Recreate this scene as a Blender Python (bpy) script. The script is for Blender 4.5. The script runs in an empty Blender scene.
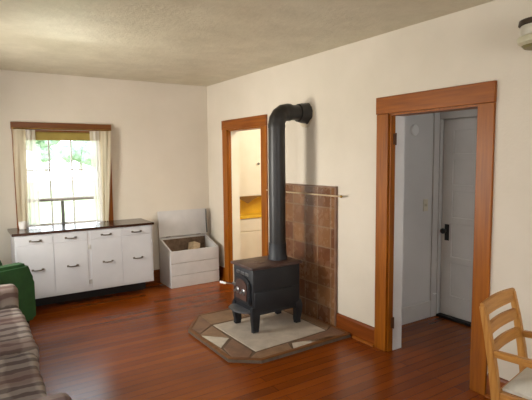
import bpy, bmesh, math, random
from mathutils import Vector, Matrix
random.seed(7)
S = bpy.context.scene
COL = S.collection
A, B, CZ = 2.977, 6.047, 2.652          # right wall plane, back wall plane, ceiling height
LX, FY = -0.62, -2.3                    # left wall plane, front wall plane (behind the camera)

# ---------------------------------------------------------------- materials
def nodes(name):
    m = bpy.data.materials.new(name); m.use_nodes = True
    nt = m.node_tree; b = nt.nodes['Principled BSDF']
    return m, nt, b
def lin(h):
    c = [int(h[i:i+2], 16)/255 for i in (0, 2, 4)]
    return tuple(x/12.92 if x <= .04045 else ((x+.055)/1.055)**2.4 for x in c) + (1,)
def coords(nt, scale=(1, 1, 1), rot=(0, 0, 0)):
    t = nt.nodes.new('ShaderNodeTexCoord'); mp = nt.nodes.new('ShaderNodeMapping')
    mp.inputs['Scale'].default_value = scale; mp.inputs['Rotation'].default_value = rot
    nt.links.new(t.outputs['Object'], mp.inputs['Vector']); return mp.outputs['Vector']
def noise(nt, vec, scale, detail=4, rough=.55):
    n = nt.nodes.new('ShaderNodeTexNoise'); n.inputs['Scale'].default_value = scale
    n.inputs['Detail'].default_value = detail; n.inputs['Roughness'].default_value = rough
    nt.links.new(vec, n.inputs['Vector']); return n.outputs['Fac']
def ramp(nt, fac, stops):
    r = nt.nodes.new('ShaderNodeValToRGB'); e = r.color_ramp.elements
    e[0].position, e[0].color = stops[0]; e[1].position, e[1].color = stops[-1]
    for p, c in stops[1:-1]:
        x = e.new(p); x.color = c
    nt.links.new(fac, r.inputs['Fac']); return r.outputs['Color']
def bump(nt, b, h, strength, dist=.01):
    n = nt.nodes.new('ShaderNodeBump'); n.inputs['Strength'].default_value = strength
    n.inputs['Distance'].default_value = dist
    nt.links.new(h, n.inputs['Height']); nt.links.new(n.outputs['Normal'], b.inputs['Normal'])
def mixc(nt, fac, a, b_, mode='MIX'):
    m = nt.nodes.new('ShaderNodeMix'); m.data_type = 'RGBA'; m.blend_type = mode
    for s, v in ((0, fac), (6, a), (7, b_)):
        if hasattr(v, 'is_output'): nt.links.new(v, m.inputs[s])
        else: m.inputs[s].default_value = v
    return m.outputs[2]
def math_n(nt, op, a, b_=None):
    m = nt.nodes.new('ShaderNodeMath'); m.operation = op
    for s, v in ((0, a), (1, b_)):
        if v is None: continue
        if hasattr(v, 'is_output'): nt.links.new(v, m.inputs[s])
        else: m.inputs[s].default_value = v
    return m.outputs[0]

def mottled(name, c1, c2, scale=4, rough=.6, bscale=60, bstr=.1, metal=0, detail=4, bdist=.01, spec=.5):
    m, nt, b = nodes(name); v = coords(nt)
    nt.links.new(ramp(nt, noise(nt, v, scale, detail), [(.3, lin(c1)), (.7, lin(c2))]), b.inputs['Base Color'])
    b.inputs['Roughness'].default_value = rough; b.inputs['Metallic'].default_value = metal
    b.inputs['Specular IOR Level'].default_value = spec
    if bstr: bump(nt, b, noise(nt, v, bscale, 3), bstr, bdist)
    return m
def wood(name, c1, c2, grain='z', rough=.35, coat=.2, s=14):
    m, nt, b = nodes(name)
    sc = {'x': (.06, 1, 1), 'y': (1, .06, 1), 'z': (1, 1, .06)}[grain]
    v = coords(nt, sc)
    f = noise(nt, v, s*3, 6, .6); g = noise(nt, v, s*.5, 2)
    fac = math_n(nt, 'ADD', math_n(nt, 'MULTIPLY', f, .6), math_n(nt, 'MULTIPLY', g, .4))
    nt.links.new(ramp(nt, fac, [(.35, lin(c1)), (.65, lin(c2))]), b.inputs['Base Color'])
    b.inputs['Roughness'].default_value = rough; b.inputs['Coat Weight'].default_value = coat
    b.inputs['Coat Roughness'].default_value = .25; b.inputs['Specular IOR Level'].default_value = .3
    bump(nt, b, f, .06, .004)
    return m

M = {}
M['wall'] = mottled('wall_plaster', 'CFC5B4', 'D8CEBE', 1.5, .85, 45, .16, spec=.2)
M['kwall'] = mottled('kitchen_wall_paint', 'EAE0C8', 'F0E8D4', 1.5, .7, 60, .05)
M['hallwall'] = mottled('hall_wall_paint', 'CFCBC6', 'D8D4CF', 1.5, .7, 45, .08)
def ceiling_mat():
    m, nt, b = nodes('ceiling_texture_paint'); v = coords(nt)
    n1 = noise(nt, v, 3.0, 8, .7); n2 = noise(nt, v, 26, 5, .65)
    nt.links.new(ramp(nt, n1, [(.3, lin('BCB298')), (.7, lin('D2C9B0'))]), b.inputs['Base Color'])
    b.inputs['Roughness'].default_value = .42; b.inputs['Specular IOR Level'].default_value = .4
    bump(nt, b, math_n(nt, 'ADD', n2, math_n(nt, 'MULTIPLY', n1, .7)), .3, .02)
    return m
M['ceil'] = ceiling_mat()
def floor_mat():
    m, nt, b = nodes('floor_fir_boards'); v = coords(nt)
    br = nt.nodes.new('ShaderNodeTexBrick'); nt.links.new(v, br.inputs['Vector'])
    br.offset = .37; br.offset_frequency = 2
    for k, x in (('Scale', 1), ('Mortar Size', .0016), ('Mortar Smooth', .2), ('Bias', 0), ('Brick Width', 2.9), ('Row Height', .083)):
        br.inputs[k].default_value = x
    br.inputs['Color1'].default_value = (0, 0, 0, 1); br.inputs['Color2'].default_value = (1, 1, 1, 1)
    br.inputs['Mortar'].default_value = (.25, .25, .25, 1)
    g = noise(nt, coords(nt, (.05, 1, 1)), 45, 3, .5)
    big = noise(nt, v, 1.1, 3)
    rgb = nt.nodes.new('ShaderNodeSeparateColor'); nt.links.new(br.outputs['Color'], rgb.inputs[0])
    fac = math_n(nt, 'ADD', math_n(nt, 'MULTIPLY', rgb.outputs[0], .26), math_n(nt, 'ADD', math_n(nt, 'MULTIPLY', g, .14), math_n(nt, 'MULTIPLY', big, .5)))
    col = ramp(nt, fac, [(.22, lin('5E2A06')), (.5, lin('803C08')), (.8, lin('A0520C'))])
    col = mixc(nt, br.outputs['Fac'], col, lin('34170A'))
    nt.links.new(col, b.inputs['Base Color'])
    nt.links.new(ramp(nt, noise(nt, v, 5, 4), [(.3, (.23,)*3+(1,)), (.7, (.27,)*3+(1,))]), b.inputs['Roughness'])
    b.inputs['Specular IOR Level'].default_value = .36; b.inputs['Specular Tint'].default_value = (1, .86, .74, 1)
    h = math_n(nt, 'SUBTRACT', math_n(nt, 'MULTIPLY', g, .02), br.outputs['Fac'])
    bump(nt, b, h, .05, .003)
    return m
M['floor'] = floor_mat()
M['trim'] = wood('orange_stained_fir', '743C05', '9C580A', 'z', .4, .03)
M['trimy'] = wood('orange_stained_fir_lengthwise', '723805', '98540A', 'y', .4, .03)
M['trimx'] = wood('brown_stained_head_board', '5A3006', '7C460C', 'x', .36, .1)
M['base'] = wood('dark_stained_baseboard', '5E2A06', '82400C', 'y', .38, .1)
M['basex'] = wood('dark_stained_baseboard_back', '5E2A06', '82400C', 'x', .38, .1)
M['white'] = mottled('white_gloss_paint', 'C2C1C2', 'CDCCCC', 3, .35, 80, .03)
M['white2'] = mottled('white_box_paint', 'BFBCB9', 'CCC8C5', 5, .5, 50, .06)
M['halldoor'] = mottled('white_hall_door_paint', 'CBC6C0', 'D5D0CA', 3, .45, 80, .03)
M['dark'] = mottled('dark_recess', '120C08', '1A120C', 6, .7, 30, 0)
M['counter'] = wood('dark_glossy_countertop', '2C1A12', '40281C', 'x', .2, .3)
M['hingebrown'] = mottled('dark_brown_hinge', '4A2A10', '5E3616', 9, .5, 50, 0)
M['hingegrey'] = mottled('pale_hinge', 'B8B4AC', 'C4C0B8', 9, .4, 50, 0)
M['pull'] = mottled('worn_metal_pull', '6A6258', '8B8377', 20, .4, 60, 0, 1)
M['iron'] = mottled('black_cast_iron', '131519', '1D1F24', 9, .5, 70, .12)
M['topiron'] = mottled('browned_stove_top', '382824', '5A423A', 7, .42, 70, .08)
M['pipe'] = mottled('black_stove_pipe', '181514', '24201D', 5, .42, 40, .04)
M['steel'] = mottled('dull_nickel', '7C7C7E', 'A09E9A', 14, .38, 60, .03, .9)
M['ashsteel'] = mottled('grey_ash_shelf', '5A5D62', '7A7C80', 10, .45, 60, .05, .6)
M['brass'] = mottled('old_brass', '8A6A2E', 'B08C48', 10, .35, 60, 0, .9)
M['slab'] = mottled('grey_stone_slab', 'A69A8C', 'BDB0A0', 10, .6, 50, .1)
M['slate'] = mottled('brown_slate', '6A4E3E', '86664E', 9, .5, 40, .15)
M['slate2'] = mottled('tan_slate', '74583F', '92745A', 9, .5, 40, .15)
M['stonew'] = mottled('white_stone', 'B0A494', 'C8BCAC', 12, .55, 40, .1)
M['grout'] = mottled('hearth_mortar', '5A4A3C', '6E5C4A', 20, .85, 60, .1)
M['edge'] = wood('hearth_edge_wood', '5C361A', '84552B', 'x', .45, .1)
def tile_mat():
    m, nt, b = nodes('brown_glazed_tiles')
    v = coords(nt, (1, 1, 1), (0, math.radians(90), math.radians(90)))
    t = nt.nodes.new('ShaderNodeTexCoord'); sp = nt.nodes.new('ShaderNodeSeparateXYZ'); cb = nt.nodes.new('ShaderNodeCombineXYZ')
    nt.links.new(t.outputs['Object'], sp.inputs[0]); nt.links.new(sp.outputs['Y'], cb.inputs['X']); nt.links.new(sp.outputs['Z'], cb.inputs['Y'])
    br = nt.nodes.new('ShaderNodeTexBrick'); nt.links.new(cb.outputs[0], br.inputs['Vector']); br.offset = 0
    for k, x in (('Scale', 1), ('Mortar Size', .007), ('Mortar Smooth', .3), ('Bias', 0), ('Brick Width', .2), ('Row Height', .195)):
        br.inputs[k].default_value = x
    br.inputs['Color1'].default_value = lin('5A3220'); br.inputs['Color2'].default_value = lin('865E3C'); br.inputs['Mortar'].default_value = lin('86705A')
    n = noise(nt, t.outputs['Object'], 7, 6, .65)
    col = mixc(nt, .22, br.outputs['Color'], ramp(nt, n, [(.3, lin('5C3822')), (.7, lin('9A7246'))]))
    nt.links.new(col, b.inputs['Base Color'])
    nt.links.new(ramp(nt, n, [(.3, (.18,)*3+(1,)), (.7, (.34,)*3+(1,))]), b.inputs['Roughness'])
    bump(nt, b, math_n(nt, 'SUBTRACT', math_n(nt, 'MULTIPLY', n, .5), br.outputs['Fac']), .25, .006)
    return m
M['tile'] = tile_mat()
M['oak'] = wood('honey_oak', 'A0692C', 'C48F4A', 'z', .38, .15, 20)
M['oaky'] = wood('honey_oak_arm', 'A0692C', 'C48F4A', 'y', .38, .15, 20)
M['oakx'] = wood('honey_oak_rail', 'A0692C', 'C48F4A', 'x', .38, .15, 20)
M['cushion'] = mottled('pale_seat_cloth', 'B9B2A2', 'CBC5B6', 14, .9, 300, .2)
M['green'] = mottled('green_upholstery', '214A27', '2D5E2F', 9, .55, 200, .12)
M['dgreen'] = mottled('dark_green_piping', '1E4A24', '28582C', 9, .6, 200, .1)
def plaid(name, shift=0):
    m, nt, b = nodes(name); t = nt.nodes.new('ShaderNodeTexCoord'); sp = nt.nodes.new('ShaderNodeSeparateXYZ')
    n = noise(nt, t.outputs['Object'], 6, 3)
    nt.links.new(t.outputs['Object'], sp.inputs[0])
    w = math_n(nt, 'MULTIPLY', math_n(nt, 'SUBTRACT', n, .5), .09)
    def band(axis, per, thr, ph=0):
        a = math_n(nt, 'ADD', math_n(nt, 'ADD', axis, w), ph)
        s = math_n(nt, 'SINE', math_n(nt, 'MULTIPLY', a, 2*math.pi/per))
        return ramp(nt, math_n(nt, 'MULTIPLY', math_n(nt, 'ADD', s, 1), .5), [(thr-.12, (0, 0, 0, 1)), (thr+.12, (1, 1, 1, 1))])
    yz = math_n(nt, 'ADD', sp.outputs['Y'], sp.outputs['Z'])
    b1 = band(yz, .115, .60); b2 = band(yz, .55, .75, .1); b3 = band(sp.outputs['X'], .27, .5, .06+shift)
    col = mixc(nt, b1, lin('9C9086'), lin('6E625C'))
    c2 = mixc(nt, b1, lin('80746C'), lin('584A46'))
    col = mixc(nt, b3, col, c2)
    col = mixc(nt, math_n(nt, 'MULTIPLY', b2, .5), col, lin('6C5048'))
    nt.links.new(col, b.inputs['Base Color']); b.inputs['Roughness'].default_value = .95
    b.inputs['Specular IOR Level'].default_value = .15
    bump(nt, b, noise(nt, t.outputs['Object'], 180, 2), .3, .004)
    return m
M['plaid'] = plaid('brown_plaid_cloth')
M['plaid2'] = plaid('brown_plaid_cloth_arm', .05)
def glass_mat(name, tint=(1, 1, 1, 1)):
    m, nt, b = nodes(name); nt.nodes.remove(b); out = nt.nodes['Material Output']
    tr = nt.nodes.new('ShaderNodeBsdfTransparent'); tr.inputs[0].default_value = tint
    gl = nt.nodes.new('ShaderNodeBsdfGlossy'); gl.inputs['Roughness'].default_value = .02
    fr = nt.nodes.new('ShaderNodeFresnel'); mx = nt.nodes.new('ShaderNodeMixShader')
    nt.links.new(fr.outputs[0], mx.inputs[0]); nt.links.new(tr.outputs[0], mx.inputs[1]); nt.links.new(gl.outputs[0], mx.inputs[2])
    nt.links.new(mx.outputs[0], out.inputs['Surface']); return m
M['glass'] = glass_mat('window_glass', (.97, .98, .98, 1))
def sheer_mat(name, c, c2, tp):
    m, nt, b = nodes(name); nt.nodes.remove(b); out = nt.nodes['Material Output']
    d = nt.nodes.new('ShaderNodeBsdfDiffuse'); tl = nt.nodes.new('ShaderNodeBsdfTranslucent'); tr = nt.nodes.new('ShaderNodeBsdfTransparent')
    v = coords(nt, (1, 1, .1)); col = ramp(nt, noise(nt, v, 14, 2), [(.3, lin(c)), (.7, lin(c2))])
    nt.links.new(col, d.inputs[0]); nt.links.new(col, tl.inputs[0])
    a = nt.nodes.new('ShaderNodeMixShader'); a.inputs[0].default_value = .45
    nt.links.new(d.outputs[0], a.inputs[1]); nt.links.new(tl.outputs[0], a.inputs[2])
    e = nt.nodes.new('ShaderNodeMixShader'); e.inputs[0].default_value = tp
    nt.links.new(a.outputs[0], e.inputs[1]); nt.links.new(tr.outputs[0], e.inputs[2])
    nt.links.new(e.outputs[0], out.inputs['Surface']); return m
M['sheer'] = sheer_mat('sheer_white_curtain', 'F0EBDF', 'F8F4EA', .25)
M['curtain'] = sheer_mat('cream_curtain_cloth', 'D8CCB0', 'E2D8BE', .0)
M['blind'] = mottled('olive_roller_blind', '84702C', '9A8640', 5, .7, 80, .05)
M['sash'] = mottled('glare_lightened_sash_paint', 'DAD6CE', 'E4E0D8', 6, .5, 60, .03)  # sash paint lightened, backlit window glare put into the colour
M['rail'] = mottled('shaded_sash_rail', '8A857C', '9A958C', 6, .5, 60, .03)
M['greywood'] = wood('weathered_stick', '5A5A58', '76746E', 'z', .7, 0)
M['ceramic'] = mottled('white_ceramic', 'E2DED6', 'ECE8E0', 4, .25, 50, 0)
M['yellow'] = mottled('yellow_niche_paint', 'D9A71C', 'E8BA30', 5, .5, 50, .03)
M['cream'] = mottled('cream_cupboard_paint', 'E6DAC0', 'EEE4CE', 3, .45, 60, .03)
M['brown'] = wood('brown_scalloped_wood', '6E4A1C', '8C6226', 'x', .5, .1)
M['black'] = mottled('black_lock_metal', '121110', '1C1A18', 9, .4, 50, .03)
M['ivory'] = mottled('ivory_plastic', 'CFC6AE', 'D8CFB8', 4, .4, 40, 0)
M['plate'] = mottled('white_plastic', 'E6E4E0', 'EEECE8', 4, .4, 40, 0)
M['lampglass'] = mottled('milky_lamp_glass', 'BDB6A6', 'CEC8BA', 6, .3, 50, .03)
M['lampbrim'] = mottled('dusty_lamp_brim', 'B8B294', 'D0CAB0', 8, .4, 50, .03)
M['lampcap'] = mottled('dark_lamp_cap', '3A3028', '54473A', 10, .45, 50, .04, .5)
M['lampbase'] = mottled('olive_lamp_base', '6E6640', '8C8458', 10, .45, 50, .04)
M['log'] = wood('split_log_wood', 'B09878', 'CDB89A', 'x', .8, 0)
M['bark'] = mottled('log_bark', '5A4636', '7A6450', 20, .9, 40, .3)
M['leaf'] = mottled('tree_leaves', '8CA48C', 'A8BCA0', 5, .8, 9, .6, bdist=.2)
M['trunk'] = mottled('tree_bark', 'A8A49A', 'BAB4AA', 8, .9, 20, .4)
M['grass'] = mottled('dry_grass', '8E9A66', 'B2B488', 2, .95, 30, .4)
M['plaster'] = mottled('broken_plaster', 'B8A88C', 'D0C2A6', 20, .9, 60, .4)

# ---------------------------------------------------------------- mesh helpers (all coordinates are world metres)
def bx(bm, x0, y0, z0, x1, y1, z1, bev=0, seg=2):
    b = bmesh.new()
    r = bmesh.ops.create_cube(b, size=1)
    for v in r['verts']:
        v.co = Vector((x0+(v.co.x+.5)*(x1-x0), y0+(v.co.y+.5)*(y1-y0), z0+(v.co.z+.5)*(z1-z0)))
    if bev: bmesh.ops.bevel(b, geom=b.edges[:], offset=bev, segments=seg, affect='EDGES', profile=.5)
    merge(bm, b)
def merge(bm, b, mat=None):
    me = bpy.data.meshes.new('tmp')
    if mat is not None: bmesh.ops.transform(b, matrix=mat, verts=b.verts[:])
    b.to_mesh(me); bm.from_mesh(me); b.free(); bpy.data.meshes.remove(me)
def tube(bm, pts, r, n=12, cap=True):
    pts = [Vector(p) for p in pts]; rs = r if isinstance(r, (list, tuple)) else [r]*len(pts)
    rings = []; prev = None
    for i, p in enumerate(pts):
        t = (pts[min(i+1, len(pts)-1)]-pts[max(i-1, 0)]).normalized()
        u = prev-t*prev.dot(t) if prev else t.orthogonal()
        u.normalize(); prev = u; w = t.cross(u)
        rings.append([bm.verts.new(p+(u*math.cos(a)+w*math.sin(a))*rs[i]) for a in [2*math.pi*k/n for k in range(n)]])
    for a, b in zip(rings, rings[1:]):
        for k in range(n): bm.faces.new((a[k], a[(k+1) % n], b[(k+1) % n], b[k]))
    if cap:
        bm.faces.new(rings[0][::-1]); bm.faces.new(rings[-1])
def lathe(bm, c, prof, axis='z', n=24):
    d = {'x': Vector((1, 0, 0)), 'y': Vector((0, 1, 0)), 'z': Vector((0, 0, 1))}[axis]
    u = d.orthogonal().normalized(); w = d.cross(u); c = Vector(c)
    rings = [[bm.verts.new(c+d*h+(u*math.cos(2*math.pi*k/n)+w*math.sin(2*math.pi*k/n))*max(r, .0005)) for k in range(n)] for r, h in prof]
    for a, b in zip(rings, rings[1:]):
        for k in range(n): bm.faces.new((a[k], a[(k+1) % n], b[(k+1) % n], b[k]))
    bm.faces.new(rings[0][::-1]); bm.faces.new(rings[-1])
def prism(bm, pts, z0, z1):
    lo = [bm.verts.new((x, y, z0)) for x, y in pts]; hi = [bm.verts.new((x, y, z1)) for x, y in pts]
    bm.faces.new(lo[::-1]); bm.faces.new(hi)
    for i in range(len(pts)):
        j = (i+1) % len(pts); bm.faces.new((lo[i], lo[j], hi[j], hi[i]))
def extrude_profile(bm, pts3, off):
    a = [bm.verts.new(p) for p in pts3]; b = [bm.verts.new(Vector(p)+Vector(off)) for p in pts3]
    bm.faces.new(a[::-1]); bm.faces.new(b)
    for i in range(len(a)):
        j = (i+1) % len(a); bm.faces.new((a[i], a[j], b[j], b[i]))
def sweep(bm, pts, side, w, t):
    # rectangular bar of width w along `side` and thickness t along path normal
    pts = [Vector(p) for p in pts]; side = Vector(side).normalized(); rings = []
    for i, p in enumerate(pts):
        d = (pts[min(i+1, len(pts)-1)]-pts[max(i-1, 0)]).normalized(); nrm = d.cross(side).normalized()
        ww = w[i] if isinstance(w, (list, tuple)) else w; tt = t[i] if isinstance(t, (list, tuple)) else t
        rings.append([bm.verts.new(p+side*ww/2*a+nrm*tt/2*b) for a, b in ((-1, -1), (1, -1), (1, 1), (-1, 1))])
    for a, b in zip(rings, rings[1:]):
        for k in range(4): bm.faces.new((a[k], a[(k+1) % 4], b[(k+1) % 4], b[k]))
    bm.faces.new(rings[0][::-1]); bm.faces.new(rings[-1])

def wloc(o):
    v = Vector((0, 0, 0))
    while o: v += o.location; o = o.parent
    return v
def build(name, bm, mat, parent=None, smooth=False, origin=None):
    bmesh.ops.recalc_face_normals(bm, faces=bm.faces[:])
    off = wloc(parent) if parent else Vector((0, 0, 0))
    if origin is not None: off = Vector(origin)
    bmesh.ops.translate(bm, verts=bm.verts[:], vec=-off)
    me = bpy.data.meshes.new(name); bm.to_mesh(me); bm.free()
    if smooth:
        me.polygons.foreach_set('use_smooth', [True]*len(me.polygons))
        try: me.set_sharp_from_angle(angle=math.radians(40))
        except Exception: pass
    o = bpy.data.objects.new(name, me); COL.objects.link(o)
    me.materials.append(M[mat] if isinstance(mat, str) else mat)
    if parent: o.parent = parent
    elif origin is not None: o.location = origin
    return o
def thing(name, label, cat, loc, group=None):
    o = bpy.data.objects.new(name, None); COL.objects.link(o); o.location = loc
    o.empty_display_size = .1
    o['label'] = label; o['category'] = cat
    if group: o['group'] = group
    return o
def tag(o, label, cat, group=None, kind=None):
    o['label'] = label; o['category'] = cat
    if group: o['group'] = group
    if kind: o['kind'] = kind
    return o
def struct(name, bm, mat, parent=None, label=None, cat=None, smooth=False):
    o = build(name, bm, mat, parent, smooth)
    if not parent:
        o['kind'] = 'structure'
        if label: o['label'] = label
        if cat: o['category'] = cat
    return o
def box(name, mat, parent, *a, bev=0, seg=2, smooth=False, label=None):
    bm = bmesh.new(); bx(bm, *a, bev=bev, seg=seg); o = build(name, bm, mat, parent, smooth)
    if label: o['label'] = label
    return o
def new(): return bmesh.new()

# ---------------------------------------------------------------- the setting
HX, HY, KX = 4.10, 3.06, 5.0            # hall far wall, hall end wall, kitchen far wall
WT = .14                                # wall thickness
bm = new(); bx(bm, LX-WT, FY-WT, -.1, KX+WT, B+WT, 0); struct('floor', bm, 'floor', label='reddish brown varnished board floor', cat='floor')
bm = new(); bx(bm, LX-WT, FY-WT, CZ, KX+WT, B+WT, CZ+.1); struct('ceiling', bm, 'ceil', label='textured beige painted ceiling', cat='ceiling')
D1 = (4.63, 5.45, 2.02); D2 = (1.907, 2.70, 2.0)
bm = new()
bx(bm, A, FY, 0, A+WT, D2[0], CZ); bx(bm, A, D2[1], 0, A+WT, D1[0], CZ); bx(bm, A, D1[1], 0, A+WT, B, CZ)
bx(bm, A, D2[0], D2[2], A+WT, D2[1], CZ); bx(bm, A, D1[0], D1[2], A+WT, D1[1], CZ)
struct('wall_right', bm, 'wall', label='cream plaster wall with two doorways', cat='wall')
W1 = (.60, 1.54, .86, 2.0)              # back window opening
bm = new()
bx(bm, LX-WT, B, 0, W1[0], B+WT, CZ); bx(bm, W1[1], B, 0, A+WT, B+WT, CZ)
bx(bm, W1[0], B, 0, W1[1], B+WT, W1[2]); bx(bm, W1[0], B, W1[3], W1[1], B+WT, CZ)
struct('wall_back', bm, 'wall', label='cream plaster back wall around the window', cat='wall')
WL = [(4.0, 4.9, .85, 2.05), (1.2, 2.2, .85, 2.05)]
bm = new(); ys = [FY]+[v for w in sorted(WL) for v in w[:2]]+[B]
for i in range(0, len(ys), 2): bx(bm, LX-WT, ys[i], 0, LX, ys[i+1], CZ)
for w in WL: bx(bm, LX-WT, w[0], 0, LX, w[1], w[2]); bx(bm, LX-WT, w[0], w[3], LX, w[1], CZ)
struct('wall_left', bm, 'wall')
WF = (.2, 2.0, .8, 2.1)
bm = new(); bx(bm, LX-WT, FY-WT, 0, WF[0], FY, CZ); bx(bm, WF[1], FY-WT, 0, KX, FY, CZ)
bx(bm, WF[0], FY-WT, 0, WF[1], FY, WF[2]); bx(bm, WF[0], FY-WT, WF[3], WF[1], FY, CZ)
struct('wall_front', bm, 'wall')
bm = new(); bx(bm, A+WT, HY, 0, HX+WT, HY+.12, CZ); struct('wall_hall_end', bm, 'hallwall', label='grey white end wall of the hall', cat='wall')
D3 = (2.18, 3.032, 2.02)
bm = new(); bx(bm, HX, FY, 0, HX+WT, D3[0], CZ); bx(bm, HX, D3[1], 0, HX+WT, HY, CZ); bx(bm, HX, D3[0], D3[2], HX+WT, D3[1], CZ)
struct('wall_hall_side', bm, 'hallwall', label='grey white side wall of the hall around its door', cat='wall')
bm = new(); bx(bm, KX, HY, 0, KX+WT, B, CZ); struct('wall_kitchen_side', bm, 'kwall')
bm = new(); bx(bm, HX+WT, HY, 0, KX, HY+.12, CZ); struct('wall_kitchen_front', bm, 'kwall')
bm = new(); bx(bm, A+WT, B, 0, KX+WT, B+WT, CZ); struct('wall_kitchen_back', bm, 'kwall', label='cream kitchen wall seen through the left doorway', cat='wall')

# baseboards with a quarter-round shoe
def baseboard_y(name, y0, y1, x=A, h=.165):
    bm = new(); e = .016
    extrude_profile(bm, [(x, y0, 0), (x-e, y0, 0), (x-e, y0, h-.02), (x-e*.6, y0, h-.006), (x, y0, h)], (0, y1-y0, 0))
    o = struct(name, bm, 'base', label='brown stained baseboard', cat='baseboard')
    if name == 'baseboard_right': y1 = 3.09
    bm = new(); extrude_profile(bm, [(x-e, y0, 0), (x-e-.018, y0, 0), (x-e-.016, y0, .009), (x-e-.009, y0, .016), (x-e, y0, .018)], (0, y1-y0, 0))
    struct('shoe_moulding', bm, 'trimy', o)
    return o
baseboard_y('baseboard_right', 2.83, 3.322)['label'] = 'brown stained baseboard between the right doorway and tile panel'
baseboard_y('baseboard_corner', 5.575, 6.03)['label'] = 'brown stained baseboard between left doorway and back corner'
baseboard_y('baseboard_near', FY+.02, 1.785)['label'] = 'brown stained baseboard behind the wooden chair'
bm = new(); extrude_profile(bm, [(-.6, B, 0), (-.6, B-.016, 0), (-.6, B-.016, .145), (-.6, B-.01, .159), (-.6, B, .165)], (A+.6-.002, 0, 0))
struct('baseboard_back', bm, 'basex', label='brown stained baseboard along the back wall', cat='baseboard')
bm = new(); bx(bm, A+WT, HY-.014, 0, HX-.1, HY, .17, bev=.003); struct('baseboard_hall', bm, 'halldoor', label='white painted baseboard on the hall end wall', cat='baseboard')

# doorway casings (no door leaf in the first two)
def casing(name, d, side_r, side_l, headtop, label):
    y0, y1, z = d
    bm = new(); t = .022
    bx(bm, A-t, y0-.115, 0, A, y0, z-.001, bev=.003); bx(bm, A-t, y1, 0, A, y1+.125, z-.001, bev=.003)
    o = struct(name, bm, 'trim', label=label, cat='doorway')
    bm = new(); bx(bm, A-t-.006, y0-.118, z, A, y1+.128, headtop, bev=.003)
    struct('head_casing', bm, 'trimy', o)
    return o
d1 = casing('door_1', D1, 0, 0, 2.143, 'orange stained wood casing of the left doorway by the stove pipe')
d2 = casing('door_2', D2, 0, 0, 2.138, 'orange stained wood casing of the right doorway to the hall')
bm = new(); bx(bm, A-.002, D1[0], 0, A+WT, D1[0]+.016, D1[2]); bx(bm, A-.002, D1[1]-.012, 0, A+.035, D1[1], D1[2]); bx(bm, A-.002, D1[0]+.016, D1[2]-.016, A+WT, D1[1]-.016, D1[2])
struct('jamb', bm, 'trim', d1)
bm = new(); bx(bm, A-.002, D2[0], 0, A+.05, D2[0]+.016, D2[2]); bx(bm, A-.002, D2[1]-.016, 0, A+.05, D2[1], D2[2]); bx(bm, A-.002, D2[0]+.016, D2[2]-.016, A+WT, D2[1]-.016, D2[2])
struct('jamb', bm, 'trim', d2)
bm = new(); bx(bm, A+.051, D2[1]-.018, 0, A+WT+.02, D2[1], D2[2]-.017); bx(bm, A+.051, D2[0], 0, A+WT+.02, D2[0]+.02, D2[2]-.017)
o = struct('painted_jamb', bm, 'halldoor', d2); o['label'] = 'white painted inner jamb'
bm = new(); bx(bm, A+.036, D1[1]-.018, 0, A+WT+.01, D1[1], D1[2]-.017)
o = struct('painted_jamb', bm, 'cream', d1); o['label'] = 'cream painted inner jamb'
for z in (1.75, .2):
    bm = new(); bx(bm, A+.025, D2[1]-.021, z, A+.048, D2[1]-.0165, z+.09); tube(bm, [(A+.05, D2[1]-.024, z-.004), (A+.05, D2[1]-.024, z+.094)], .006, 8)
    struct('hinge', bm, 'hingebrown', d2, smooth=True)

# hall door (white five-panel door with black lock)
bm = new(); bx(bm, HX-.02, D3[1], 0, HX, HY-.001, D3[2]+.11, bev=.003); bx(bm, HX-.02, D3[0]-.1, 0, HX, D3[0], D3[2]+.11, bev=.003); bx(bm, HX-.02, D3[0], D3[2], HX, D3[1], D3[2]+.11, bev=.003)
bx(bm, HX-.10, HY-.018, 0, HX-.02, HY-.0005, 2.13, bev=.003)
bx(bm, HX+.061, D3[0]-.001, 0, HX+.08, D3[0]+.03, D3[2]); bx(bm, HX+.061, D3[1]-.02, 0, HX+.08, D3[1]+.001, D3[2]); bx(bm, HX+.061, D3[0]+.03, D3[2]-.03, HX+.08, D3[1]-.02, D3[2])  # unseen stop bars added to block sky light leaking around the door
o3 = struct('trim_1', bm, 'halldoor', label='white painted casing around the hall door', cat='door casing')
bm = new()
y0, y1 = D3[0]+.006, D3[1]-.006; xb = HX+.02
rails = [.03, .24, .575, .64, .975, 1.04, 1.30, 1.365, 1.61, 1.675, 1.90, 2.012]
bx(bm, xb+.012, y0, .03, xb+.03, y1, 2.012)
bx(bm, xb, y1-.115, .03, xb+.04, y1, 2.012, bev=.003); bx(bm, xb, y0, .03, xb+.04, y0+.115, 2.012, bev=.003)
for i in range(0, len(rails), 2): bx(bm, xb, y0+.113, rails[i], xb+.04, y1-.113, rails[i+1], bev=.004)
dr = struct('door_3', bm, 'halldoor', label='white five panel door at the end of the hall with black lock', cat='door')
bm = new(); bx(bm, xb-.006, y1-.092, .80, xb, y1-.042, .965, bev=.002)
lp = struct('lock_plate', bm, 'black', dr)
bm = new(); lathe(bm, (xb-.006, y1-.06, .90), [(.012, 0), (.011, -.03), (.024, -.036), (.029, -.05), (.026, -.064), (.012, -.07)], 'x'); struct('door_knob', bm, 'black', dr, smooth=True)
bm = new(); bx(bm, HX-.03, D3[0], 0, HX+.06, D3[1], .026, bev=.004); struct('trim_2', bm, 'dark', label='dark threshold board in place of the dark gap under the hall door', cat='threshold')  # added dark board stands in for the dark gap below the door
bm = new(); tube(bm, [(HX-.02, 3.045, .235), (HX-.06, 3.045, .235)], .007, 8); tube(bm, [(HX-.06, 3.045, .235), (HX-.072, 3.045, .235)], .014, 10)
tag(build('door_stop', bm, 'plate', smooth=True), 'small white door stop low on the hall door casing', 'door stop')

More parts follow.
